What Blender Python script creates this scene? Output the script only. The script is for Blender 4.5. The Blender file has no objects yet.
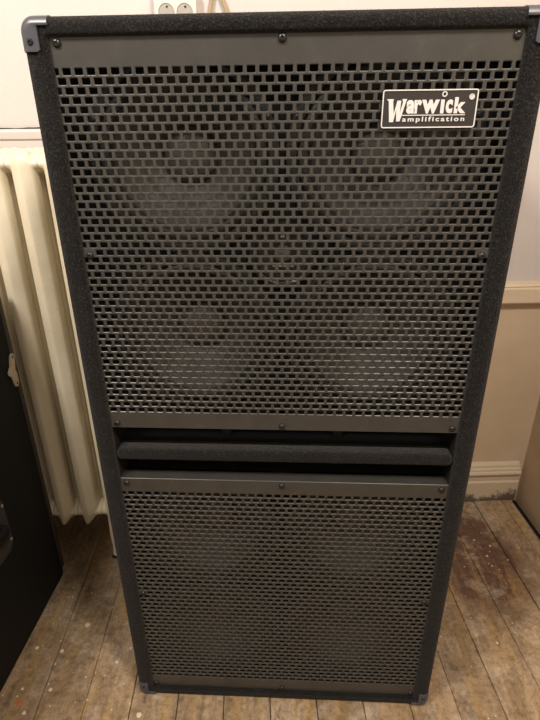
import bpy, bmesh, math, random
from mathutils import Vector, Matrix
random.seed(7)
S = bpy.context.scene
C = S.collection
PI = math.pi

# ------------------------------------------------------------------ camera
cam_d = bpy.data.cameras.new('camera')
cam = bpy.data.objects.new('camera', cam_d); C.objects.link(cam); S.camera = cam
cam_d.sensor_fit = 'HORIZONTAL'; cam_d.sensor_width = 36.0; cam_d.lens = 36.0*500.0/540.0
cam_d.clip_start = 0.02
_pt, _yw, _rl = 0.4234, 0.0510, -0.0099
cp, sp, cy, sy, cr, sr = math.cos(_pt), math.sin(_pt), math.cos(_yw), math.sin(_yw), math.cos(_rl), math.sin(_rl)
r0 = Vector((cy, sy, 0)); fw = Vector((-sy*cp, cy*cp, -sp)); u0 = Vector((-sy*sp, cy*sp, cp))
rt = r0*cr + u0*sr; up = -r0*sr + u0*cr
M = Matrix((rt, up, -fw)).transposed().to_4x4(); M.translation = Vector((0.0165, -0.6638, 1.0838))
cam.matrix_world = M

# ------------------------------------------------------------------ light
S.view_settings.view_transform = 'Standard'; S.view_settings.look = 'None'
S.view_settings.gamma = 1.0; S.view_settings.use_curve_mapping = False
S.view_settings.exposure = 0.25
w = bpy.data.worlds.new('room_light'); S.world = w; w.use_nodes = True
w.node_tree.nodes['Background'].inputs[0].default_value = (1.0, 0.86, 0.70, 1)
w.node_tree.nodes['Background'].inputs[1].default_value = 0.42
for loc_, watt in (((-0.85, -0.80, 2.15), 92), ((0.52, -0.78, 2.15), 74)):      # two bulbs of the ceiling light
    ld = bpy.data.lights.new('ceiling_lamp', 'POINT'); ld.energy = watt; ld.shadow_soft_size = 0.15
    ld.color = (1.0, 0.92, 0.83)
    lo = bpy.data.objects.new('ceiling_lamp', ld); C.objects.link(lo); lo.location = loc_

# ------------------------------------------------------------------ materials
def mat(name, col, rough=0.6, metal=0.0, spec=0.5):
    m = bpy.data.materials.new(name); m.use_nodes = True
    b = m.node_tree.nodes['Principled BSDF']
    b.inputs['Base Color'].default_value = (*col, 1); b.inputs['Roughness'].default_value = rough
    b.inputs['Metallic'].default_value = metal; b.inputs['Specular IOR Level'].default_value = spec
    return m
class NT:
    def __init__(s, m): s.t = m.node_tree; s.b = s.t.nodes['Principled BSDF']
    def n(s, typ, **kw):
        x = s.t.nodes.new(typ)
        for k, v in kw.items():
            if k in x.inputs.keys() if isinstance(k, str) else False: x.inputs[k].default_value = v
            else: setattr(x, k, v)
        return x
    def l(s, a, b): s.t.links.new(a, b)
    def pos(s, scale=(1, 1, 1), rot=0.0, obj=False):
        if obj: g = s.n('ShaderNodeTexCoord').outputs['Object']
        else: g = s.n('ShaderNodeNewGeometry').outputs['Position']
        mp = s.n('ShaderNodeMapping'); mp.inputs['Rotation'].default_value = (0, 0, rot)
        mp.inputs['Scale'].default_value = scale; s.l(g, mp.inputs['Vector']); return mp.outputs[0]
    def noise(s, vec, scale, detail=4, rough=0.55):
        x = s.n('ShaderNodeTexNoise'); x.inputs['Scale'].default_value = scale
        x.inputs['Detail'].default_value = detail; x.inputs['Roughness'].default_value = rough
        s.l(vec, x.inputs['Vector']); return x.outputs['Fac']
    def ramp(s, fac, stops):
        x = s.n('ShaderNodeValToRGB'); e = x.color_ramp.elements
        while len(e) < len(stops): e.new(0.5)
        for i, (p, c) in enumerate(stops):
            e[i].position = p; e[i].color = (*c, 1) if len(c) == 3 else c
        s.l(fac, x.inputs[0]); return x.outputs[0]
    def mix(s, fac, a, b, typ='MIX'):
        x = s.n('ShaderNodeMix', data_type='RGBA', blend_type=typ)
        for sock, v in ((x.inputs[0], fac), (x.inputs[6], a), (x.inputs[7], b)):
            if isinstance(v, (int, float)): sock.default_value = v
            elif isinstance(v, tuple): sock.default_value = (*v, 1)
            else: s.l(v, sock)
        return x.outputs[2]
    def bump(s, h, strength, dist=0.002):
        x = s.n('ShaderNodeBump'); x.inputs['Strength'].default_value = strength; x.inputs['Distance'].default_value = dist
        s.l(h, x.inputs['Height']); s.l(x.outputs[0], s.b.inputs['Normal'])
    def col(s, c): s.l(c, s.b.inputs['Base Color'])
G = lambda v: (v, v, v)

def m_carpet():
    m = mat('charcoal_carpet', (0.03, 0.03, 0.03), 0.95, spec=0.15); t = NT(m)
    p = t.pos()
    n1 = t.noise(p, 420, 3, 0.7); n2 = t.noise(p, 60, 4, 0.6)
    c = t.ramp(n1, [(0.34, (0.002, 0.002, 0.002)), (0.54, (0.0075, 0.0073, 0.0076)), (0.78, (0.055, 0.053, 0.054))])
    c = t.mix(0.55, c, t.ramp(n2, [(0.3, G(0.35)), (0.7, G(1.0))]), 'MULTIPLY')
    t.col(c); t.bump(n1, 0.9, 0.004)
    t.b.inputs['Sheen Weight'].default_value = 0.10; t.b.inputs['Sheen Roughness'].default_value = 0.5
    t.b.inputs['Sheen Tint'].default_value = (0.9, 0.85, 0.8, 1)
    return m
def m_powder():
    m = mat('black_powder_coat', (0.045, 0.042, 0.037), 0.36, spec=0.7); t = NT(m)
    p = t.pos(); n = t.noise(p, 900, 2); sc = t.noise(p, 40, 5, 0.7)
    t.bump(n, 0.15, 0.0006)
    t.col(t.ramp(sc, [(0.35, (0.029, 0.0275, 0.0245)), (0.62, (0.036, 0.034, 0.0305)), (0.80, (0.055, 0.052, 0.048))]))
    return m
def m_wall(name, a, b):
    m = mat(name, a, 0.55, spec=0.35); t = NT(m); p = t.pos()
    n = t.noise(p, 5, 6, 0.6); f = t.noise(p, 90, 4, 0.6)
    c = t.mix(t.ramp(n, [(0.35, G(0)), (0.7, G(1))]), a, b)
    t.col(c); t.bump(t.mix(0.5, n, f), 0.35, 0.003)
    return m
def m_skirting():
    m = mat('grimy_cream_skirting_paint', (0.55, 0.44, 0.31), 0.5); t = NT(m)
    p = t.pos((1, 1, 1)); n = t.noise(p, 22, 6, 0.7)
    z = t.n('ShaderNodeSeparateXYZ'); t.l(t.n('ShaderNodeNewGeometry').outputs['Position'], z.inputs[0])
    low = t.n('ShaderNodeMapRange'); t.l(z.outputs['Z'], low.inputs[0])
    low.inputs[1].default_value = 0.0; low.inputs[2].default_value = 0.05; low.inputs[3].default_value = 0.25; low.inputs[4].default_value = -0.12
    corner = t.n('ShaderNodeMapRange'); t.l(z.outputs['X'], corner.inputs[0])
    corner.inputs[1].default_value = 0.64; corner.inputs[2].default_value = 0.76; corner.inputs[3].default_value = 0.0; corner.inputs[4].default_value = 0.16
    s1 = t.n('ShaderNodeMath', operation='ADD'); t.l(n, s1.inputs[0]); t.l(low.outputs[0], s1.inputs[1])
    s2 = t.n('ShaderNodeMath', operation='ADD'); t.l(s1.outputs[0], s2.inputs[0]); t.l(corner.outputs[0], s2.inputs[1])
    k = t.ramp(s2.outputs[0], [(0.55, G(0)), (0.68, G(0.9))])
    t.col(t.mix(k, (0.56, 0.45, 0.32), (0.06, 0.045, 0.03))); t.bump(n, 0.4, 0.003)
    return m
def m_board():
    m = mat('worn_painted_floorboard', (0.3, 0.2, 0.12), 0.5, spec=0.35); t = NT(m)
    rot = -0.083
    g = t.pos((1, 0.06, 1), rot); grain = t.noise(g, 60, 6, 0.65)
    oi = t.n('ShaderNodeObjectInfo').outputs['Random']
    p = t.pos((1, 0.5, 1), rot); big = t.noise(p, 4.5, 5, 0.6); med = t.noise(p, 22, 6, 0.7); fine = t.noise(t.pos(), 130, 4, 0.7)
    base = t.ramp(grain, [(0.22, (0.13, 0.08, 0.045)), (0.45, (0.30, 0.205, 0.12)), (0.72, (0.47, 0.34, 0.21))])
    base = t.mix(t.ramp(big, [(0.35, G(0.0)), (0.65, G(0.7))]), base, (0.33, 0.235, 0.145))
    # ground-in dirt
    base = t.mix(t.ramp(med, [(0.46, G(0)), (0.68, G(0.70))]), base, (0.085, 0.055, 0.034))
    # remains of dark red paint on the right of the room
    gp = t.n('ShaderNodeNewGeometry').outputs['Position']
    vm = t.n('ShaderNodeVectorMath', operation='SUBTRACT'); t.l(gp, vm.inputs[0]); vm.inputs[1].default_value = (0.535, 0.42, 0)
    vs = t.n('ShaderNodeVectorMath', operation='MULTIPLY'); t.l(vm.outputs[0], vs.inputs[0]); vs.inputs[1].default_value = (1/0.125, 1/0.20, 0)
    ln = t.n('ShaderNodeVectorMath', operation='LENGTH'); t.l(vs.outputs[0], ln.inputs[0])
    ad = t.n('ShaderNodeMath', operation='MULTIPLY_ADD'); t.l(med, ad.inputs[0]); ad.inputs[1].default_value = 1.3; t.l(ln.outputs['Value'], ad.inputs[2])
    k = t.ramp(ad.outputs[0], [(0.0, G(0.9)), (0.85, G(0.88)), (1.0, G(0.0))])
    sc = t.n('ShaderNodeMath', operation='MULTIPLY'); t.l(ad.outputs[0], sc.inputs[0]); sc.inputs[1].default_value = 0.52
    k = t.ramp(sc.outputs[0], [(0.70, G(0.88)), (0.98, G(0.0))])
    base = t.mix(k, base, (0.075, 0.034, 0.024))
    # pale scuffs, plaster dust and paint flecks
    sv = t.noise(t.pos((1, 1, 1)), 9, 6, 0.75)
    base = t.mix(t.ramp(sv, [(0.50, G(0)), (0.68, G(0.60))]), base, (0.52, 0.43, 0.33))
    vo = t.n('ShaderNodeTexVoronoi'); vo.inputs['Scale'].default_value = 55; t.l(t.pos(), vo.inputs['Vector'])
    fl = t.ramp(vo.outputs['Distance'], [(0.06, G(0.75)), (0.14, G(0))])
    sel = t.ramp(t.noise(t.pos(), 6, 2), [(0.5, G(0)), (0.6, G(1))])
    base = t.mix(t.mix(1.0, fl, sel, 'MULTIPLY'), base, (0.60, 0.50, 0.37))
    st = t.noise(t.pos((1, 0.12, 1), rot), 26, 4, 0.6)
    base = t.mix(t.ramp(st, [(0.50, G(0)), (0.66, G(0.65))]), base, (0.34, 0.215, 0.085))
    base = t.mix(1.0, base, t.ramp(t.noise(t.pos(), 75, 6, 0.75), [(0.30, G(0.50)), (0.50, G(0.98)), (0.75, G(1.35))]), 'MULTIPLY')
    hv = t.n('ShaderNodeMapRange'); t.l(oi, hv.inputs[0]); hv.inputs[3].default_value = 0.82; hv.inputs[4].default_value = 1.12
    base = t.mix(1.0, base, hv.outputs[0], 'MULTIPLY')
    t.col(base); t.bump(t.mix(0.4, grain, fine), 0.5, 0.002)
    t.l(t.ramp(med, [(0.3, G(0.30)), (0.7, G(0.60))]), t.b.inputs['Roughness'])
    return m
def m_radiator():
    m = mat('cream_radiator_enamel', (0.66, 0.58, 0.42), 0.38, spec=0.5); t = NT(m)
    p = t.pos(); n = t.noise(p, 12, 5, 0.6); f = t.noise(p, 160, 3, 0.6)
    c = t.mix(t.ramp(n, [(0.3, G(0)), (0.75, G(1))]), (0.82, 0.74, 0.57), (0.70, 0.61, 0.44))
    vo = t.n('ShaderNodeTexVoronoi'); vo.inputs['Scale'].default_value = 38; t.l(p, vo.inputs['Vector'])
    chip = t.ramp(vo.outputs['Distance'], [(0.03, G(1)), (0.07, G(0))])
    c = t.mix(chip, c, (0.40, 0.31, 0.19))
    t.col(c); t.bump(f, 0.18, 0.002)
    return m
def m_cone():
    m = mat('dark_paper_cone', (0.062, 0.059, 0.052), 0.50, spec=0.5); t = NT(m)
    f = t.noise(t.pos(), 300, 3); t.bump(f, 0.25, 0.001); return m
MC = dict(
    carpet=m_carpet(), powder=m_powder(),
    upper=m_wall('pinkish_white_wall_paint', (0.585, 0.54, 0.515), (0.555, 0.51, 0.485)),
    lower=m_wall('cream_lower_wall', (0.60, 0.47, 0.33), (0.52, 0.39, 0.26)),  # yellower tone for the lower back wall and the right wall
    ledge=m_wall('cream_ledge_paint', (0.66, 0.54, 0.40), (0.60, 0.48, 0.34)),
    skirting=m_skirting(), board=m_board(), rad=m_radiator(), cone=m_cone(),
    sub=mat('dark_underfloor_dust', (0.035, 0.025, 0.016), 0.95, spec=0.1),
    plastic=mat('grey_corner_plastic', (0.055, 0.057, 0.070), 0.36),
    screw=mat('black_zinc_screw', (0.03, 0.03, 0.03), 0.3, 0.6),
    cap=mat('dust_cap_black', (0.085, 0.08, 0.072), 0.42), rubber=mat('foam_surround', (0.022, 0.021, 0.02), 0.55),
    basket=mat('black_steel_basket', (0.035, 0.034, 0.032), 0.35, 0.3),
    baffle=mat('black_baffle_and_slot_shade', (0.010, 0.010, 0.010), 0.85, spec=0.2),  # baffle black, also carries the slot's shade as colour
    chrome=mat('bright_metal', (0.62, 0.60, 0.56), 0.25, 1.0),
    badge=mat('black_badge_face', (0.018, 0.015, 0.014), 0.5), silver=mat('silver_lettering', (0.66, 0.65, 0.64), 0.35, 0.2),
    vinyl=mat('black_vinyl', (0.004, 0.0038, 0.0036), 0.7, spec=0.25),
    darkmetal=mat('dull_dark_metal', (0.06, 0.055, 0.05), 0.45, 0.6),
    oldmetal=mat('old_brass_catch', (0.55, 0.47, 0.34), 0.38, 0.6),
    white=mat('white_socket_plastic', (0.64, 0.61, 0.57), 0.35), cream=mat('socket_insert_plastic', (0.36, 0.34, 0.30), 0.4),
    hole=mat('socket_hole', (0.01, 0.01, 0.01), 0.8), strap=mat('beige_cord_fabric', (0.36, 0.27, 0.17), 0.7),
    fleck=mat('cream_paint_spot', (0.62, 0.52, 0.38), 0.5), red=mat('red_paint_spot', (0.62, 0.07, 0.05), 0.5),
    foot=mat('black_iron_foot', (0.02, 0.018, 0.016), 0.6), dirty=mat('dark_crack', (0.05, 0.035, 0.025), 0.9),
)

# ------------------------------------------------------------------ helpers
def mesh_obj(name, verts, faces, m, parent=None, smooth=None):
    me = bpy.data.meshes.new(name); me.from_pydata([tuple(v) for v in verts], [], faces); me.update()
    o = bpy.data.objects.new(name, me); C.objects.link(o)
    if m: me.materials.append(m)
    if smooth is not None:
        me.shade_smooth() if smooth >= PI else shade_angle(me, smooth)
    if parent: o.parent = parent
    return o
def shade_angle(me, ang):
    me.shade_smooth()
    bm = bmesh.new(); bm.from_mesh(me)
    for e in bm.edges:
        if len(e.link_faces) == 2 and e.calc_face_angle(0) > ang: e.smooth = False
    bm.to_mesh(me); bm.free()
def bm_obj(name, bm, m, parent=None, smooth=None):
    bmesh.ops.recalc_face_normals(bm, faces=bm.faces)
    me = bpy.data.meshes.new(name); bm.to_mesh(me); bm.free()
    o = bpy.data.objects.new(name, me); C.objects.link(o); me.materials.append(m)
    if smooth is not None: shade_angle(me, smooth)
    if parent: o.parent = parent
    return o
def add_box(bm, a, b, bev=0.0, seg=2, mtx=None):
    r = bmesh.ops.create_cube(bm, size=1.0); vs = r['verts']
    for v in vs:
        v.co = Vector([(a[i]+b[i])/2 + v.co[i]*(b[i]-a[i]) for i in range(3)])
    if bev > 0:
        es = list({e for v in vs for e in v.link_edges})
        rb = bmesh.ops.bevel(bm, geom=es, offset=bev, segments=seg, affect='EDGES', profile=0.5)
        vs = list({v for f in rb['faces'] for v in f.verts} | {v for v in vs if v.is_valid})
    if mtx: bmesh.ops.transform(bm, matrix=mtx, verts=[v for v in vs if v.is_valid])
    return vs
def lathe(bm, prof, n=48, c=(0, 0, 0)):
    """prof: list (radius, y); axis = Y through c"""
    rings = []
    for r, y in prof:
        if r < 1e-6: rings.append([bm.verts.new((c[0], c[1]+y, c[2]))])
        else: rings.append([bm.verts.new((c[0]+r*math.cos(2*PI*i/n), c[1]+y, c[2]+r*math.sin(2*PI*i/n))) for i in range(n)])
    for a, b in zip(rings, rings[1:]):
        for i in range(n):
            j = (i+1) % n
            if len(a) == 1 and len(b) == 1: continue
            if len(a) == 1: bm.faces.new((a[0], b[j], b[i]))
            elif len(b) == 1: bm.faces.new((a[i], a[j], b[0]))
            else: bm.faces.new((a[i], a[j], b[j], b[i]))
    return rings
def tag(o, label=None, cat=None, group=None, kind=None):
    if label: o['label'] = label
    if cat: o['category'] = cat
    if group: o['group'] = group
    if kind: o['kind'] = kind
    return o
def empty(name, loc, label, cat, rz=0):
    o = bpy.data.objects.new(name, None); C.objects.link(o); o.location = loc; o.rotation_euler = (0, 0, rz)
    o.empty_display_size = 0.05
    return tag(o, label, cat)

# ------------------------------------------------------------------ room (turned 4.9 degrees against the cabinet)
TH = 0.085
RM = Matrix.Rotation(TH, 4, 'Z')
WV, WU = 0.617, 0.805     # back wall and right wall planes in the room frame
def room_box(name, a, b, m, bev=0.0, parent=None, kind='structure'):
    bm = bmesh.new(); add_box(bm, a, b, bev); bmesh.ops.transform(bm, matrix=RM, verts=bm.verts)
    o = bm_obj(name, bm, m, parent, 0.6 if bev else None)
    if kind: o['kind'] = kind
    return o
room_box('wall_back', (-2.2, WV, 0.69), (WU+0.1, WV+0.12, 2.7), MC['upper'])
room_box('wall_back_lower', (-2.2, WV, -0.02), (WU+0.1, WV+0.12, 0.69), MC['lower'])
room_box('wall_right', (WU, -2.0, -0.02), (WU+0.12, WV, 2.7), MC['lower'])
room_box('wall_left', (-2.32, -2.0, -0.02), (-2.2, WV+0.12, 2.7), MC['upper'])
floor = room_box('floor', (-2.2, -2.0, -0.08), (WU+0.1, WV+0.1, -0.028), MC['sub'])
# floorboards, each its own piece, running towards the back wall
seams = [0.3632-0.0969*k for k in range(27, 0, -1)] + [0.3632, 0.4558, 0.5527, 0.6548, 0.745, 0.780]
for i in range(len(seams)-1):
    a, b = seams[i]+random.uniform(.0004, .0010), seams[i+1]-random.uniform(.0004, .0010)
    if b < -2.15: continue
    dz = random.uniform(-0.0012, 0.0006)
    bm = bmesh.new(); add_box(bm, (a, -1.9, -0.024), (b, WV-0.021, dz), 0.0012, 1)
    bmesh.ops.transform(bm, matrix=RM, verts=bm.verts)
    bm_obj('floorboard', bm, MC['board'], floor)
# profiled skirting
def extrude_profile(name, prof, ua, ub, m, kind='structure'):
    """prof: (v, z) polygon, swept along u"""
    n = len(prof); vs = [RM @ Vector((ua, v, z)) for v, z in prof] + [RM @ Vector((ub, v, z)) for v, z in prof]
    fs = [tuple(range(n)), tuple(range(2*n-1, n-1, -1))] + [(i, n+i, n+(i+1) % n, (i+1) % n) for i in range(n)]
    bm = bmesh.new(); bv = [bm.verts.new(v) for v in vs]
    for f in fs: bm.faces.new([bv[i] for i in f])
    o = bm_obj(name, bm, m, None, 0.5); o['kind'] = kind
    return o
W = WV
extrude_profile('baseboard_back', [(W, 0), (W-.021, 0), (W-.021, .070), (W-.019, .073), (W-.017, .075), (W-.017, .098), (W-.024, .100), (W-.026, .104), (W-.025, .109),
    (W-.018, .112), (W-.0175, .118), (W-.013, .122), (W-.011, .130), (W-.006, .135), (W, .137)], -2.2, WU-.016, MC['skirting'])
# dado ledge on the right, plaster ledge on the left behind the radiator
extrude_profile('trim_1', [(W, .664), (W-.022, .664), (W-.025, .668), (W-.025, .705), (W-.021, .709), (W-.023, .712), (W-.018, .717), (W, .721)], -0.30, WU-.002, MC['ledge'])
extrude_profile('trim_2', [(W, 0.69), (W-.010, .69), (W-.010, 1.076), (W-.014, 1.080), (W-.016, 1.094), (W-.012, 1.1005), (W, 1.1015)], -2.2, -0.30, MC['upper'])
# long thin crack above the left ledge
vs, fs = [], []; nn = 60
for i in range(nn+1):
    u = -1.2 + 0.9*i/nn; t = 0.0011*random.random()+0.0004; z = 1.1022+random.uniform(-.0006, .0006)
    vs += [RM @ Vector((u, W-.0125, z-t)), RM @ Vector((u, W-.0125, z+t)), RM @ Vector((u, W, z+t)), RM @ Vector((u, W, z-t))]
for i in range(nn):
    k = 4*i
    for a, b in ((0, 1), (1, 2), (2, 3), (3, 0)): fs.append((k+a, k+b, k+4+b, k+4+a))
ck = mesh_obj('trim_3', vs, fs, MC['dirty']); ck['kind'] = 'structure'

# paint spots on the boards
def blob(bm, x, y, r, z=0.0002, ring=False):
    n = 10; ph = random.random()*6
    rr = [r*(1+0.10*math.sin(3*2*PI*i/n+ph)*random.uniform(.3, 1)) for i in range(n)]
    o = [bm.verts.new((x+rr[i]*math.cos(2*PI*i/n), y+rr[i]*math.sin(2*PI*i/n), z)) for i in range(n)]
    t = [bm.verts.new((x+.7*rr[i]*math.cos(2*PI*i/n), y+.7*rr[i]*math.sin(2*PI*i/n), z+0.0007)) for i in range(n)]
    for i in range(n):
        j = (i+1) % n; bm.faces.new((o[i], o[j], t[j], t[i]))
    if ring: bm.faces.new([bm.verts.new((x+.45*rr[i]*math.cos(2*PI*i/n), y+.45*rr[i]*math.sin(2*PI*i/n), z+.0001)) for i in range(0)] or t[:]) if False else None
    else: bm.faces.new(t)
spots = [(-.4765, .1584, .0062), (-.374, .0689, .004), (-.4971, .0018, .0042), (-.5582, .0008, .003), (-.5306, -.0471, .004),
 (-.51, .0898, .0045), (-.5715, .0947, .004), (-.2918, -.0411, .0055), (-.3524, .1036, .0028), (-.545, .235, .002), (-.5562, .2662, .002),
 (.5659, .4169, .0035), (.5493, .477, .003), (.4977, .1504, .0035), (.4549, .1665, .0025), (.5672, .3812, .0025), (.5875, .4551, .003),
 (.579, .5063, .002), (.6189, .4044, .0025), (.6672, .4505, .002)]
bm = bmesh.new()
for x, y, r in spots: blob(bm, x, y, r)
for k in range(90):
    if k % 2: x, y = random.uniform(-.60, -.33), random.uniform(-.12, .33)
    else: x, y = random.uniform(.36, .68), random.uniform(-.05, .58)
    blob(bm, x, y, random.uniform(.0007, .0022))
o = bm_obj('paint_spots', bm, MC['fleck'], floor); tag(o, 'cream and white paint drips spattered on the boards', kind='stuff')
bm = bmesh.new(); blob(bm, -.5511, -.028, .0042); blob(bm, -.546, -.033, .0022)
tag(bm_obj('paint_spot', bm, MC['red'], floor), 'small red paint drip')

# ------------------------------------------------------------------ bass cabinet
W2, H, D = 0.3024, 1.2105, 0.42
cab = empty('bass_speaker_cabinet', (0, 0.21, 0), 'tall charcoal-carpeted bass speaker cabinet with two black steel grilles, on the floorboards', 'speaker cabinet')
inv = Matrix.Translation((0, -0.21, 0))
def P(o):                        # parent a mesh made in world coordinates to the cabinet
    o.parent = cab; o.matrix_parent_inverse = inv; return o
IW, IZ0, IZ1 = 0.2718, 0.022, 1.189
def rrect(w_, z0, z1, r, y, n=6):
    pts = []
    for cx, cz, a0 in ((w_-r, z1-r, 0), (-w_+r, z1-r, PI/2), (-w_+r, z0+r, PI), (w_-r, z0+r, 1.5*PI)):
        for i in range(n+1):
            a = a0 + PI/2*i/n; pts.append((cx+r*math.cos(a), y, cz+r*math.sin(a)))
    return pts
rings = [rrect(IW, IZ0, IZ1, .003, .40)]
rings += [rrect(IW, IZ0, IZ1, .003, .010)]
for k in range(1, 5):
    a = PI/2*k/4; d = .005*(1-math.cos(a)); rings.append(rrect(IW+d, IZ0-d, IZ1+d, .003+d, .010-.0085*math.sin(a)))
for k in range(0, 5):
    a = PI/2*k/4; d = .011*(1-math.sin(a)); rings.append(rrect(W2-d, d, H-d, .017-d*.9, .0010+.011*(1-math.cos(a))))
rings += [rrect(W2, 0, H, .017, D-.01), rrect(W2-.01, .01, H-.01, .012, D)]
bm = bmesh.new(); R_ = [[bm.verts.new(p) for p in r] for r in rings]
for a, b in zip(R_, R_[1:]):
    n = len(a)
    for i in range(n): bm.faces.new((a[i], a[(i+1) % n], b[(i+1) % n], b[i]))
bm.faces.new(R_[-1]); bm.faces.new(R_[0][::-1])
for f in bm.faces:
    c_ = f.calc_center_median()
    if .0095 < c_.y <= .401 and abs(c_.x) < IW+.001 and IZ0-.001 < c_.z < IZ1+.001: f.material_index = 1  # inner faces coloured black for the deep shade in the slot
sh = P(bm_obj('carpeted_shell', bm, MC['carpet'], None, 1.0)); sh.data.materials.append(MC['baffle']); sh['label'] = 'fuzzy charcoal carpet covering'

# loose carpet fibres standing off the frame and the port shelf
bm = bmesh.new(); rnd = random.Random(3)
def fibre(p, nrm):
    d = (Vector(nrm)*rnd.uniform(.2, 1) + Vector((rnd.uniform(-1, 1), rnd.uniform(-1, 1), rnd.uniform(-1, 1)))*.8).normalized()*rnd.uniform(.0008, .0026)
    s_ = d.cross(Vector((rnd.random(), rnd.random(), rnd.random()))).normalized()*.00013
    p = Vector(p); a, b, c, e = p-s_, p+s_, p+d+s_*.4, p+d-s_*.4
    bm.faces.new([bm.verts.new(v) for v in (a, b, c, e)])
for k in range(9000):
    side = rnd.random()
    if side < .76:
        sg = 1 if rnd.random() < .5 else -1; x = rnd.uniform(IW+.003, W2-.001); z = rnd.uniform(.02, H-.04)
        if rnd.random() < .25: fibre((sg*W2, rnd.uniform(.012, .06), z), (sg, 0, 0)); continue
        y = .0012 if x < W2-.009 else .0012+.008*((x-(W2-.009))/.009)**2; fibre((sg*x, y, z), (0, -1, 0))
    elif side < .93:
        x = rnd.uniform(-.26, .26)
        if rnd.random() < .4: fibre((x, rnd.uniform(.010, .05), H), (0, 0, 1))
        else: fibre((x, .0014, H-rnd.uniform(.006, .017)), (0, -1, 0))
    else: fibre((rnd.uniform(-.26, .26), .0055, rnd.uniform(.602, .614)), (0, -1, 0))
fz = P(bm_obj('carpet_fibres', bm, mat('grey_carpet_fibre', (0.030, 0.029, 0.030), 0.9, spec=0.1))); fz['kind'] = 'stuff'

# perforated grille: every hole is cut through the sheet
PX, PZ = 0.0147, 0.01027
SCX = 0.2635
def grille(z0, z1, zh_top, rows, screws, toplip):
    V, F = [], []; SW = 0.2800
    def quad(a, b, c, d):
        k = len(V); V.extend([a, b, c, d]); F.append((k, k+1, k+2, k+3))
    y = 0.008; hw, hh, r, th = .0062, .00470, .0021, .0022
    def outline(g, yy):
        out = []
        for cx, cz, a0 in ((hw-r, hh-r, 0), (-hw+r, hh-r, PI/2), (-hw+r, -hh+r, PI), (hw-r, -hh+r, 1.5*PI)):
            for i in range(3):
                a = a0+PI/4*i; out.append((cx+(r-g)*math.cos(a), yy, cz+(r-g)*math.sin(a)))
        return out
    RR = .0013
    outs = [outline(RR*math.sin(q*PI/6), RR*(1-math.cos(q*PI/6))) for q in range(4)] + [outline(RR, th)]
    ztop = zh_top + (PZ-2*hh)/2
    zbot = ztop - rows*PZ
    quad((-SW, y, ztop), (SW, y, ztop), (SW, y, z1-.001), (-SW, y, z1-.001))
    quad((-SW, y, z0+.001), (SW, y, z0+.001), (SW, y, zbot), (-SW, y, zbot))
    for k in range(rows):
        zc = ztop-(k+.5)*PZ
        if k % 2 == 0: xs = [(i-18.5)*PX for i in range(38)]
        else: xs = [(i-18)*PX for i in range(37)]
        e = xs[0]-PX/2
        if e > -SW+1e-5:
            quad((-SW, y, zc-PZ/2), (e, y, zc-PZ/2), (e, y, zc+PZ/2), (-SW, y, zc+PZ/2))
            quad((-e, y, zc-PZ/2), (SW, y, zc-PZ/2), (SW, y, zc+PZ/2), (-e, y, zc+PZ/2))
        for xc in xs:
            cc = [(xc+PX/2, y, zc+PZ/2), (xc-PX/2, y, zc+PZ/2), (xc-PX/2, y, zc-PZ/2), (xc+PX/2, y, zc-PZ/2)]
            if any(abs(xc-sx) < .0085 and abs(zc-sz) < .0058 for sx, sz in screws):
                quad(cc[0], cc[1], cc[2], cc[3]); continue
            b = len(V); V.extend(cc)
            for oo in outs: V.extend([(xc+p[0], y+p[1], zc+p[2]) for p in oo])
            h = b+4
            for q in range(4):
                F.append((b+q, h+3*q, h+3*q+1)); F.append((b+q, h+3*q+1, h+3*q+2))
                F.append((b+q, h+3*q+2, h+(3*q+3) % 12, b+(q+1) % 4))
            for i in range(12):
                j = (i+1) % 12
                for q in range(0, 48, 12): F.append((h+q+i, h+q+12+i, h+q+12+j, h+q+j))
    # rolled top edge and return, plain bottom edge
    prev = (y, z1-.001)
    for a in (PI/6, PI/3, PI/2):
        cur = (y+.0015*(1-math.cos(a)), z1-.001+.0015*math.sin(a)-.0)
        quad((-SW, prev[0], prev[1]), (SW, prev[0], prev[1]), (SW, cur[0], cur[1]), (-SW, cur[0], cur[1])); prev = cur
    quad((-SW, prev[0], prev[1]), (SW, prev[0], prev[1]), (SW, prev[0]+toplip, prev[1]), (-SW, prev[0]+toplip, prev[1]))
    quad((-SW, y, z0+.001), (-SW, y+.0015, z0), (SW, y+.0015, z0), (SW, y, z0+.001))
    quad((-SW, y+.0015, z0), (-SW, y+.012, z0), (SW, y+.012, z0), (SW, y+.0015, z0))
    g = P(mesh_obj('grille', V, F, MC['powder']))
    for sx, sz in screws:
        bm = bmesh.new()
        lathe(bm, [(.0050, .0), (.0050, -.0012), (.0043, -.0026), (.0028, -.0034), (.0019, -.0036), (.0016, -.0024), (0, -.0022)], 16, (sx, y, sz))
        s_ = bm_obj('screw', bm, MC['screw'], g, 0.7); s_.matrix_parent_inverse = Matrix.Identity(4)
        s_.matrix_parent_inverse = Matrix.Identity(4)
    return g
up_sc = [(-SCX, 1.1834), (0, 1.1845), (SCX, 1.1834), (-SCX, .935), (SCX, .935), (-.2620, .6677), (0, .6665), (.2625, .6677)]
lo_sc = [(-.2615, .5505), (0, .5510), (.2615, .5505), (-SCX, .292), (SCX, .292), (-.2650, .0300), (0, .0290), (.2650, .0300)]
g1 = grille(.659, 1.190, 1.1590, 46, up_sc, .012); g1['label'] = 'upper black perforated steel grille'
g2 = grille(.022, .560, .5335, 47, lo_sc, .022); g2['label'] = 'lower black perforated steel grille'

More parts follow.
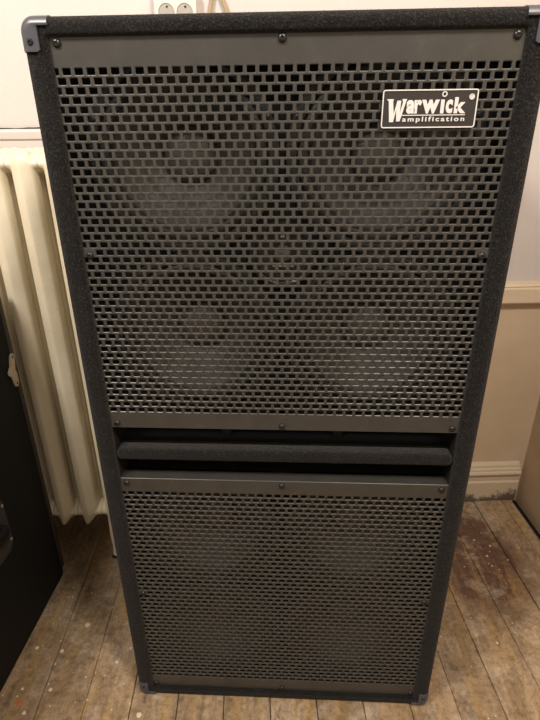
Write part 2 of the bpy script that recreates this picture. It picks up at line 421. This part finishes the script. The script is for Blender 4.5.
# baffles with round openings, and the slot port between them
def baffle(z0, z1, cs, R):
    bm = bmesh.new(); y0, y1 = .042, .060
    xm = (-IW, 0, IW); zm = (z0, (z0+z1)/2, z1); n = 48
    for ix in range(2):
        for iz in range(2):
            cx, cz = [(c[0], c[1]) for c in cs if (c[0] > 0) == (ix == 1) and (c[1] > zm[1]) == (iz == 1)][0]
            xa, xb, za, zb = xm[ix], xm[ix+1], zm[iz], zm[iz+1]
            for yy in (y0, y1):
                ins, outs = [], []
                for i in range(n):
                    a = 2*PI*i/n + PI/4; dx, dz = math.cos(a), math.sin(a)
                    ins.append(bm.verts.new((cx+R*dx, yy, cz+R*dz)))
                    tx = ((xb if dx > 0 else xa)-cx)/dx if abs(dx) > 1e-6 else 9
                    tz = ((zb if dz > 0 else za)-cz)/dz if abs(dz) > 1e-6 else 9
                    t = min(tx, tz); outs.append(bm.verts.new((cx+t*dx, yy, cz+t*dz)))
                for i in range(n):
                    j = (i+1) % n; bm.faces.new((ins[i], ins[j], outs[j], outs[i]))
    for z in (z0, z1): add_box(bm, (-IW, y0, z-(.006 if z == z1 else 0)), (IW, .34, z+(.006 if z == z0 else 0)))
    return P(bm_obj('baffle', bm, MC['baffle']))
uc = [(-.131, 1.058), (.131, 1.058), (-.131, .806), (.131, .806)]
lc = [(-.131, .418), (.131, .418), (-.131, .164), (.131, .164)]
baffle(.662, 1.189, uc, .112); baffle(.022, .556, lc, .112)
bm = bmesh.new(); add_box(bm, (-IW, .005, .597), (IW, .034, .6185), .008, 4)
P(bm_obj('port_shelf', bm, MC['carpet'], None, 0.9))['label'] = 'carpeted shelf across the slot port'
bm = bmesh.new(); add_box(bm, (-IW, .0345, .599), (IW, .34, .6175), .001, 1)
P(bm_obj('port_board', bm, MC['baffle']))  # rear of shelf kept black: shade under the upper grille in its colour
for x in (-.096, .092):
    bm = bmesh.new(); add_box(bm, (x-.008, .055, .562), (x+.008, .34, .598), .001, 1); add_box(bm, (x-.008, .055, .6185), (x+.008, .34, .662), .001, 1)
    P(bm_obj('port_brace', bm, MC['baffle']))

def woofer(cx, cz, first=None):
    bm = bmesh.new()
    lathe(bm, [(.112, .000), (.112, -.003), (.1135, -.0055), (.117, -.007), (.122, -.0065), (.1265, -.005), (.1275, -.003), (.1275, .0)], 56)
    for i in range(8):
        a = PI/8+PI/4*i; lathe(bm, [(.0035, -.0055), (.0035, -.0085), (.002, -.0095), (0, -.0095)], 8, (.1205*math.cos(a), 0, .1205*math.sin(a)))
    w_ = bm_obj('woofer', bm, MC['basket'], None, 0.6)
    bm = bmesh.new(); pr = []
    for k in range(9):
        a = PI*k/8; pr.append((.104+.0085*math.cos(a), .002-.0085*math.sin(a)))
    pr.append((.093, .004)); lathe(bm, pr, 56); s_ = bm_obj('surround', bm, MC['rubber'], w_, 1.0)
    bm = bmesh.new(); pr = []
    for k in range(13):
        t = k/12; r = .094-(.094-.034)*t; y = .004+.052*(t**0.85)
        if k in (3, 6): pr += [(r+.001, y-.001), (r, y+.001)]
        else: pr.append((r, y))
    lathe(bm, pr, 56); bm_obj('cone', bm, MC['cone'], w_, 0.9)
    bm = bmesh.new(); pr = []
    for k in range(9):
        a = PI/2*k/8; pr.append((.038*math.cos(a), .052-.020*math.sin(a)))
    pr[-1] = (0, pr[-1][1]); lathe(bm, pr, 40); bm_obj('dust_cap', bm, MC['cap'], w_, 1.2)
    return w_
w0 = woofer(0, 0); kids = list(w0.children); firstdone = False
for cx, cz in uc+lc:
    if not firstdone: o = w0; firstdone = True
    else:
        o = w0.copy(); C.objects.link(o)
        for k in kids:
            c = k.copy(); C.objects.link(c); c.parent = o
    o.parent = cab; o.matrix_parent_inverse = inv; o.location = (cx, .042, cz)

# tweeter between the upper four woofers
bm = bmesh.new(); tc = (0.0, .034, .930)
lathe(bm, [(.046, .008), (.046, -.001), (.0445, -.003), (.041, -.003), (.0385, -.001), (.037, .004), (.026, .0065), (.014, .0075), (.0, .0078)], 48, tc)
tw = P(bm_obj('tweeter', bm, MC['basket'], None, 0.6)); tw['label'] = 'small round tweeter between the upper woofers'
bm = bmesh.new(); lathe(bm, [(.013, .008), (.012, .001), (.008, -.003), (.0, -.0045)], 24, tc); bm_obj('dome', bm, MC['cap'], tw, 1.0)
bm = bmesh.new(); add_box(bm, (-.014, .028, .914), (.016, .033, .9205), .001, 2)
bm_obj('bracket', bm, MC['chrome'], tw, 0.6)
bm = bmesh.new(); add_box(bm, (-.003, .026, .955), (.003, .032, .9655), .001, 2); bm_obj('bracket', bm, MC['chrome'], tw, 0.6)
bm = bmesh.new(); lathe(bm, [(.0455, -.0035), (.0448, -.0045), (.0438, -.0045), (.0432, -.0035)], 48, tc); bm_obj('rim', bm, MC['darkmetal'], tw, 0.6)

# moulded corner protectors
def protector(sx, sz):
    bm = bmesh.new(); r = .017; ix, iz = .0215, .0105      # inward reach on the side arm and on the top arm
    path = [((.268, H), (0, 1), (.268, H-iz)), ((W2-r, H), (0, 1), (W2-ix, H-iz))]
    for i in range(1, 8):
        a = PI/2-PI/2*i/8; n = (math.cos(a), math.sin(a)); path.append(((W2-r+r*n[0], H-r+r*n[1]), n, (W2-ix, H-iz)))
    path += [((W2, H-r), (1, 0), (W2-ix, H-r)), ((W2, H-.0345), (1, 0), (W2-ix, H-.0345)), ((W2-.0002, H-.0365), (1, 0), (W2-ix+.0025, H-.0365))]
    prof = []
    secs = []
    for (px, pz), n, inner in path:
        sec = [(px+n[0]*-.0005, .050, pz+n[1]*-.0005), (px+n[0]*.0007, .048, pz+n[1]*.0007), (px+n[0]*.0007, .010, pz+n[1]*.0007)]
        for k in (1, 2, 3):
            a = PI/2*k/3; d = .0007-.0086*(1-math.cos(a)); sec.append((px+n[0]*d, .010-.0115*math.sin(a), pz+n[1]*d))
        d0 = (px+n[0]*-.0079, pz+n[1]*-.0079)
        sec.append(((d0[0]+inner[0])/2, -.0018, (d0[1]+inner[1])/2)); sec.append((inner[0], -.0012, inner[1])); sec.append((inner[0], .006, inner[1]))
        secs.append([bm.verts.new((sx*x, y, z if sz > 0 else H-z)) for x, y, z in sec])
    for a, b in zip(secs, secs[1:]):
        for i in range(len(a)-1):
            try: bm.faces.new((a[i], a[i+1], b[i+1], b[i]))
            except ValueError: pass
    for s_ in (secs[0], secs[-1]): bm.faces.new(s_)
    bmesh.ops.remove_doubles(bm, verts=bm.verts, dist=1e-5)
    o = P(bm_obj('corner_protector', bm, MC['plastic'], None, 0.7))
    zc = H-.0268 if sz > 0 else .0268
    bm = bmesh.new(); lathe(bm, [(.0040, .001), (.0040, -.0006), (.0030, -.0018), (.0015, -.0020), (.0012, -.0010), (0, -.0008)], 14, (sx*.2905, -.0012, zc))
    bm_obj('screw', bm, MC['screw'], o, 0.7)
for sx in (-1, 1):
    for sz in (1, -1): protector(sx, sz)

# name badge ------------------------------------------------------------
BX0, BX1, BZ0, BZ1 = .1180, .2280, 1.0895, 1.1302
def rplate(bm, x0, x1, z0, z1, r, ya, yb, n=5):
    def ring(d, y):
        pts = []
        for cx, cz, a0 in ((x1-r, z1-r, 0), (x0+r, z1-r, PI/2), (x0+r, z0+r, PI), (x1-r, z0+r, 1.5*PI)):
            for i in range(n+1):
                a = a0+PI/2*i/n; pts.append(bm.verts.new((cx+(r-d)*math.cos(a), y, cz+(r-d)*math.sin(a))))
        return pts
    rs = [ring(0, yb), ring(0, ya+.0005), ring(.0005, ya)]
    for a, b in zip(rs, rs[1:]):
        for i in range(len(a)): bm.faces.new((a[i], a[(i+1) % len(a)], b[(i+1) % len(a)], b[i]))
    bm.faces.new(rs[-1]); bm.faces.new(rs[0][::-1])
bm = bmesh.new(); rplate(bm, BX0, BX1, BZ0, BZ1, .003, .0030, .0078)
bd = P(bm_obj('name_badge', bm, MC['badge'], None, 0.6)); bd['label'] = 'black badge with silver border and lettering'
bm = bmesh.new()
def ringstrip(bm, x0, x1, z0, z1, r, w_, ya, yb, n=5):
    L = []
    for d, y in ((0, yb), (0, ya), (w_, ya), (w_, yb)):
        pts = []
        for cx, cz, a0 in ((x1-r, z1-r, 0), (x0+r, z1-r, PI/2), (x0+r, z0+r, PI), (x1-r, z0+r, 1.5*PI)):
            for i in range(n+1):
                a = a0+PI/2*i/n; pts.append(bm.verts.new((cx+(r-d)*math.cos(a), y, cz+(r-d)*math.sin(a))))
        L.append(pts)
    for a, b in zip(L, L[1:]):
        for i in range(len(a)): bm.faces.new((a[i], a[(i+1) % len(a)], b[(i+1) % len(a)], b[i]))
ringstrip(bm, BX0, BX1, BZ0, BZ1, .003, .0013, .0022, .0036)
bm_obj('border', bm, MC['silver'], bd)
def text_verts(body, size, offset, sx=1.0, spacing=1.0, extrude=0.02):
    cu = bpy.data.curves.new('lettering', 'FONT'); cu.body = body; cu.size = size; cu.offset = offset; cu.space_character = spacing
    cu.extrude = extrude; cu.resolution_u = 3
    ob = bpy.data.objects.new('lettering_source', cu); C.objects.link(ob)
    dg = bpy.context.evaluated_depsgraph_get(); me = bpy.data.meshes.new_from_object(ob.evaluated_get(dg))
    bpy.data.objects.remove(ob); return me
def lettering(name, body, x0, x1, z0, z1, yf, m, offset=0.0, spacing=1.0, slant=0.0):
    me = text_verts(body, 1.0, offset, spacing=spacing)
    xs = [v.co.x for v in me.vertices]; ys = [v.co.y for v in me.vertices]
    ax, bx, ay, by = min(xs), max(xs), min(ys), max(ys)
    for v in me.vertices:
        X = x0+(v.co.x-ax)/(bx-ax)*(x1-x0); Z = z0+(v.co.y-ay)/(by-ay)*(z1-z0)
        X += slant*(Z-z0); Y = yf-.0004*(1 if v.co.z > 0 else -1)
        v.co = (X, Y, Z)
    me.materials.clear(); me.materials.append(m); me.name = name
    o = bpy.data.objects.new(name, me); C.objects.link(o); o.parent = bd; return o
# badge frame: u across 0..1, t up 0..1
bx = lambda u: BX0+u*(BX1-BX0)
bz = lambda t: BZ0+t*(BZ1-BZ0)
yl = .0026
lettering('lettering', 'ar', bx(.258), bx(.420), bz(.375), bz(.735), yl, MC['silver'], offset=.045, spacing=.92)
lettering('lettering', 'w', bx(.418), bx(.604), bz(.375), bz(.735), yl, MC['silver'], offset=.045)
lettering('lettering', '\u0131', bx(.618), bx(.655), bz(.375), bz(.735), yl, MC['silver'], offset=.045)
lettering('lettering', 'c', bx(.672), bx(.745), bz(.375), bz(.735), yl, MC['silver'], offset=.045)
lettering('lettering', 'k', bx(.762), bx(.885), bz(.375), bz(.79), yl, MC['silver'], offset=.045)
lettering('lettering', 'amplification', bx(.225), bx(.885), bz(.13), bz(.30), yl, MC['silver'], offset=.022, spacing=1.35)
# large initial W drawn as tapered strokes
bm = bmesh.new()
WP = [(.045,.76),(.120,.76),(.112,.70),(.128,.38),(.158,.72),(.198,.72),(.192,.40),(.218,.68),(.208,.76),(.258,.76),(.248,.68),(.198,.18),(.160,.18),(.152,.48),(.128,.16),(.085,.16),(.066,.70)]
f = [bm.verts.new((bx(x), .0022, bz(z))) for x, z in WP]; b = [bm.verts.new((bx(x), .0031, bz(z))) for x, z in WP]
bm.faces.new(f); bm.faces.new(b[::-1])
for i in range(len(WP)): bm.faces.new((f[i], b[i], b[(i+1) % len(WP)], f[(i+1) % len(WP)]))
bm_obj('lettering', bm, MC['silver'], bd)
bm = bmesh.new(); add_box(bm, (bx(.215), .0022, bz(.325)), (bx(.885), .0032, bz(.348))); bm_obj('underline', bm, MC['silver'], bd)
bm = bmesh.new(); lathe(bm, [(.0030, .0010), (.0030, -.0006), (.0018, -.0006), (.0018, .0010)], 20, (bx(.648), .0026, bz(.875))); bm_obj('ring_mark', bm, MC['silver'], bd)
rm = (bx(.935), .0026, bz(.80))
bm = bmesh.new(); lathe(bm, [(.0031, .0010), (.0031, -.0006), (.0024, -.0006), (.0024, .0000), (0, .0)], 20, rm); bm_obj('registered_mark', bm, MC['silver'], bd)
lettering('lettering', 'R', rm[0]-.0014, rm[0]+.0015, rm[2]-.0017, rm[2]+.0017, yl, MC['silver'], offset=.02)
for o in list(bd.children): o.matrix_parent_inverse = Matrix.Identity(4)
# children of parts already carry world coordinates: their parents sit at the cabinet's inverse offset, i.e. world origin

# ------------------------------------------------------------------ radiator
RV = 0.400; PITCH = 0.0640
def section_mesh(foot=False):
    bm = bmesh.new()
    def loft(vc, zb, zt, a, b, tip):
        """one column: cross-section half-width a (u) and half-depth b (v), round top, tapering tip below"""
        XS = [(.0235, .004), (.0225, -.010), (.0195, -.0165), (.014, -.0205), (.007, -.0245), (0, -.0275), (-.007, -.0245), (-.014, -.0205), (-.0195, -.0165),
              (-.0225, -.010), (-.0235, .004), (-.0225, .012), (-.016, .017), (0, .019), (.016, .017), (.0225, .012)]
        n = len(XS); rings = []
        levels = []
        for k in range(7):
            t = k/6; levels.append((zt-.030*(1-math.sin(PI/2*t)), math.cos(PI/2*t)*.999+.001 if t < 1 else .05, 0))
        levels = levels[::-1]
        z = zt-.030
        lev = [(zz, s) for zz, s, _ in levels]
        lev += [(z-.05, 1), (z-.30, 1), (zb+.20, 1), (zb+.07, 1), (zb+.050, .93), (zb+.032, .72), (zb+.016, .46), (zb+.006, .28), (zb, .10)]
        for zz, s in lev:
            ring = []
            for cu_, cv_ in XS:
                sv = s if s > .6 else .6*s/.6
                ring.append(bm.verts.new((cu_*s*a/.0235 - .018*max(0, min(1, (zb+.06-zz)/.06))**1.3, vc+cv_*sv, zz)))
            rings.append(ring)
        for p, q in zip(rings, rings[1:]):
            for i in range(n): bm.faces.new((p[i], q[i], q[(i+1) % n], p[(i+1) % n]))
        bm.faces.new(rings[0]); bm.faces.new(rings[-1][::-1])
    for j, vc in enumerate((.021, .062, .103, .144)):
        loft(vc, .116, 1.064, .0235, .0205, 0)
    # hubs to the neighbouring sections and webs joining the columns
    for zc, r in ((1.036, .0235), (.168, .0290)):
        lathe_u = []
        n = 20
        A = [bm.verts.new((-PITCH/2, .083+.080*math.cos(2*PI*i/n), zc+r*math.sin(2*PI*i/n))) for i in range(n)]
        B = [bm.verts.new((PITCH/2, .083+.080*math.cos(2*PI*i/n), zc+r*math.sin(2*PI*i/n))) for i in range(n)]
        for i in range(n): bm.faces.new((A[i], A[(i+1) % n], B[(i+1) % n], B[i]))
        bm.faces.new(A[::-1]); bm.faces.new(B)
        add_box(bm, (-.017, .02, zc-.028), (.017, .145, zc+.022), .008, 3)
    if foot:
        for vc in (.022, .143):
            n = 12; rings = []
            for zz, a, b, dv in ((.20, .018, .018, 0), (.13, .016, .017, 0), (.075, .011, .013, 0), (.035, .009, .011, 0), (.014, .011, .012, -.002), (.008, .012, .013, -.003)):
                rings.append([bm.verts.new((-.016*min(1, (.20-zz)/.12)+a*math.cos(2*PI*i/n), vc+dv+b*math.sin(2*PI*i/n), zz)) for i in range(n)])
            for p, q in zip(rings, rings[1:]):
                for i in range(n): bm.faces.new((p[i], p[(i+1) % n], q[(i+1) % n], q[i]))
            bm.faces.new(rings[0]); bm.faces.new(rings[-1][::-1])
    bmesh.ops.recalc_face_normals(bm, faces=bm.faces)
    me = bpy.data.meshes.new('section'); bm.to_mesh(me); bm.free()
    o = bpy.data.objects.new('tmp', me); C.objects.link(o)
    md = o.modifiers.new('r', 'REMESH'); md.mode = 'VOXEL'; md.voxel_size = 0.0025; md.use_smooth_shade = True
    ms = o.modifiers.new('s', 'SMOOTH'); ms.iterations = 2; ms.factor = 0.5
    dg = bpy.context.evaluated_depsgraph_get(); me2 = bpy.data.meshes.new_from_object(o.evaluated_get(dg))
    bpy.data.objects.remove(o); bpy.data.meshes.remove(me); me2.name = 'section'
    me2.materials.clear(); me2.materials.append(MC['rad']); me2.shade_smooth(); return me2
ms1, ms2 = section_mesh(), section_mesh(True)
UC = -0.489
rp = RM @ Vector((UC, RV, 0))
rad = empty('cast_iron_radiator', rp, 'cream-painted cast iron column radiator against the back wall', 'radiator', TH)
for k in range(-7, 2):
    o = bpy.data.objects.new('section', ms2 if k in (1, -7) else ms1); C.objects.link(o); o.parent = rad; o.location = (k*PITCH, 0, 0)
    if k in (1, -7):
        for vc in (.020, .141):
            bm = bmesh.new(); add_box(bm, (k*PITCH-.028, vc-.014, .0005), (k*PITCH-.004, vc+.014, .0105), .003, 2)
            bm_obj('foot_pad', bm, MC['foot'], rad, 0.6)
# ------------------------------------------------------------------ left black cabinet
ex = empty('black_case', (-.82, -.08, 0), 'black cabinet standing in front of the radiator at the left edge', 'case')
def PE(o): o.parent = ex; o.matrix_parent_inverse = Matrix.Translation((.82, .08, 0)); return o
bm = bmesh.new(); add_box(bm, (-1.05, -.46, .001), (-.595, .3125, .82), .016, 4)
PE(bm_obj('body', bm, MC['vinyl'], None, 0.6))
# edge trim strips along the visible rear corner
bm = bmesh.new(); add_box(bm, (-.607, .3000, .03), (-.5935, .3140, .79), .004, 2); PE(bm_obj('edge_trim', bm, MC['darkmetal'], None, 0.6))
# butterfly catch near the rear corner
def flat_poly(name, pts, x0, x1, m, parent_fn):
    bm = bmesh.new(); a = [bm.verts.new((x1, y, z)) for y, z in pts]; b = [bm.verts.new((x0, y, z)) for y, z in pts]
    bm.faces.new(a); bm.faces.new(b[::-1]); n = len(pts)
    for i in range(n): bm.faces.new((a[i], b[i], b[(i+1) % n], a[(i+1) % n]))
    bmesh.ops.bevel(bm, geom=bm.edges[:], offset=.0008, segments=1, affect='EDGES')
    return parent_fn(bm_obj(name, bm, m))
def lobes(cy_, cz_):
    pts = []
    for (yy, zz, r, a0, a1) in ((cy_+.006, cz_+.030, .0085, -.2, PI+.2),):
        for i in range(9):
            a = a0+(a1-a0)*i/8; pts.append((yy+r*math.cos(a), zz+r*math.sin(a)))
    pts += [(cy_-.008, cz_+.012), (cy_-.020, cz_+.004), (cy_-.020, cz_-.003), (cy_-.010, cz_-.010)]
    for i in range(9):
        a = PI-.2+(PI+.4)*i/8; pts.append((cy_+.001+.0085*math.cos(a), cz_-.030+.0085*math.sin(a)))
    pts += [(cy_+.010, cz_-.010), (cy_+.005, cz_+.0), (cy_+.010, cz_+.012)]
    return pts
c_ = flat_poly('catch', lobes(.292, .620), -.594, -.5905, MC['oldmetal'], PE); c_['label'] = 'tarnished butterfly catch'
for yy, zz in ((.298, .650), (.293, .590)):
    bm = bmesh.new(); add_box(bm, (-.5906, yy-.0022, zz-.0022), (-.590, yy+.0022, zz+.0022), .001, 1)
    bm_obj('rivet', bm, MC['hole'], c_)
# recessed handle plate
bm = bmesh.new(); L = []
def hring(d, x, r=.022):
    y0, y1, z0, z1 = .005, .148, .262, .400; n = 5; pts = []
    for c1, c2, a0 in ((y1-r, z1-r, 0), (y0+r, z1-r, PI/2), (y0+r, z0+r, PI), (y1-r, z0+r, 1.5*PI)):
        for i in range(n+1):
            a = a0+PI/2*i/n; pts.append(bm.verts.new((x, c1+(r-d)*math.cos(a), c2+(r-d)*math.sin(a))))
    return pts
rs = [hring(0, -.596), hring(0, -.5945), hring(.0012, -.593), hring(.012, -.593), hring(.014, -.5945), hring(.018, -.5948)]
for a, b in zip(rs, rs[1:]):
    for i in range(len(a)): bm.faces.new((a[i], a[(i+1) % len(a)], b[(i+1) % len(a)], b[i]))
bm.faces.new(rs[-1])
hp = PE(bm_obj('handle_plate', bm, MC['darkmetal'], None, 0.6))
bm = bmesh.new(); add_box(bm, (-.5945, .03, .318), (-.578, .043, .345), .003, 2); add_box(bm, (-.5945, .11, .318), (-.578, .123, .345), .003, 2); add_box(bm, (-.586, .03, .320), (-.574, .123, .343), .005, 3)
bm_obj('handle', bm, MC['vinyl'], hp, 0.7)
for yy, zz in ((.142, .376), (.142, .286), (.011, .376), (.011, .286)):
    bm = bmesh.new(); add_box(bm, (-.5932, yy-.003, zz-.003), (-.5915, yy+.003, zz+.003), .0012, 2); bm_obj('screw', bm, MC['oldmetal'], hp, 0.7)

# ------------------------------------------------------------------ double wall socket and hanging cord
so = empty('wall_socket', RM @ Vector((-.187, WV, 1.318)), 'white double wall socket above the speaker cabinet', 'socket', TH)
bm = bmesh.new(); 
def rp2(x0, x1, z0, z1, r, ya, yb, m, name, par):
    bm = bmesh.new(); rplate(bm, x0, x1, z0, z1, r, ya, yb); return bm_obj(name, bm, m, par, 0.6)
rp2(-.0435, .0435, -.036, .040, .004, -.026, 0, MC['white'], 'housing', so)
for x in (-.0190, .0190):
    bm = bmesh.new(); lathe(bm, [(.0168, -.0265), (.0162, -.0275), (.0155, -.0275), (.0150, -.0262), (.0, -.0262)], 32, (x, 0, 0)); ins = bm_obj('socket_insert', bm, MC['cream'], so, 0.6)
    for dz in (-.0095, .0095):
        bm = bmesh.new(); lathe(bm, [(.0024, -.0263), (.0024, -.0266), (0, -.0266)], 12, (x+.002, 0, dz)); bm_obj('pin_hole', bm, MC['hole'], ins)
    bm = bmesh.new(); lathe(bm, [(.0011, -.0266), (.0008, -.0272), (0, -.0272)], 8, (x+.003, 0, .008)); bm_obj('contact', bm, MC['chrome'], ins)
def ribbon(name, pts, w_, t_, m):
    """flat strap along points in the room frame (u, v, z)"""
    bm = bmesh.new(); secs = []
    for i, p in enumerate(pts):
        a = Vector(pts[max(i-1, 0)]); b = Vector(pts[min(i+1, len(pts)-1)]); d = (b-a).normalized(); s_ = d.cross(Vector((0, 1, 0))).normalized()
        nn_ = d.cross(s_).normalized(); p = Vector(p); k = 8
        secs.append([bm.verts.new(RM @ (p+s_*w_/2*math.cos(2*PI*j/k)+nn_*t_/2*math.sin(2*PI*j/k))) for j in range(k)])
    for a, b in zip(secs, secs[1:]):
        for j in range(len(a)): bm.faces.new((a[j], a[(j+1) % len(a)], b[(j+1) % len(a)], b[j]))
    bm.faces.new(secs[0]); bm.faces.new(secs[-1][::-1])
    return bm_obj(name, bm, m, None, 1.2)
pts = []
V0 = WV-.006
for i in range(22):
    t = i/21
    if t < .5:
        k = t/.5; pts.append((-.138+.034*k**1.3, V0-.001, 1.20+.175*k))
    else:
        k = (t-.5)/.5; pts.append((-.104+.006*math.sin(k*PI)+.048*k, V0-.003*math.sin(PI*k), 1.375-.175*k+.012*math.sin(PI*k)))
hc = ribbon('hanging_cord', pts, .009, .005, MC['strap'])
tag(hc, 'beige looped cord hanging on the wall beside the white socket', 'cord')

# fix-up: pieces nested under parts were modelled in world coordinates
bpy.context.view_layer.update()
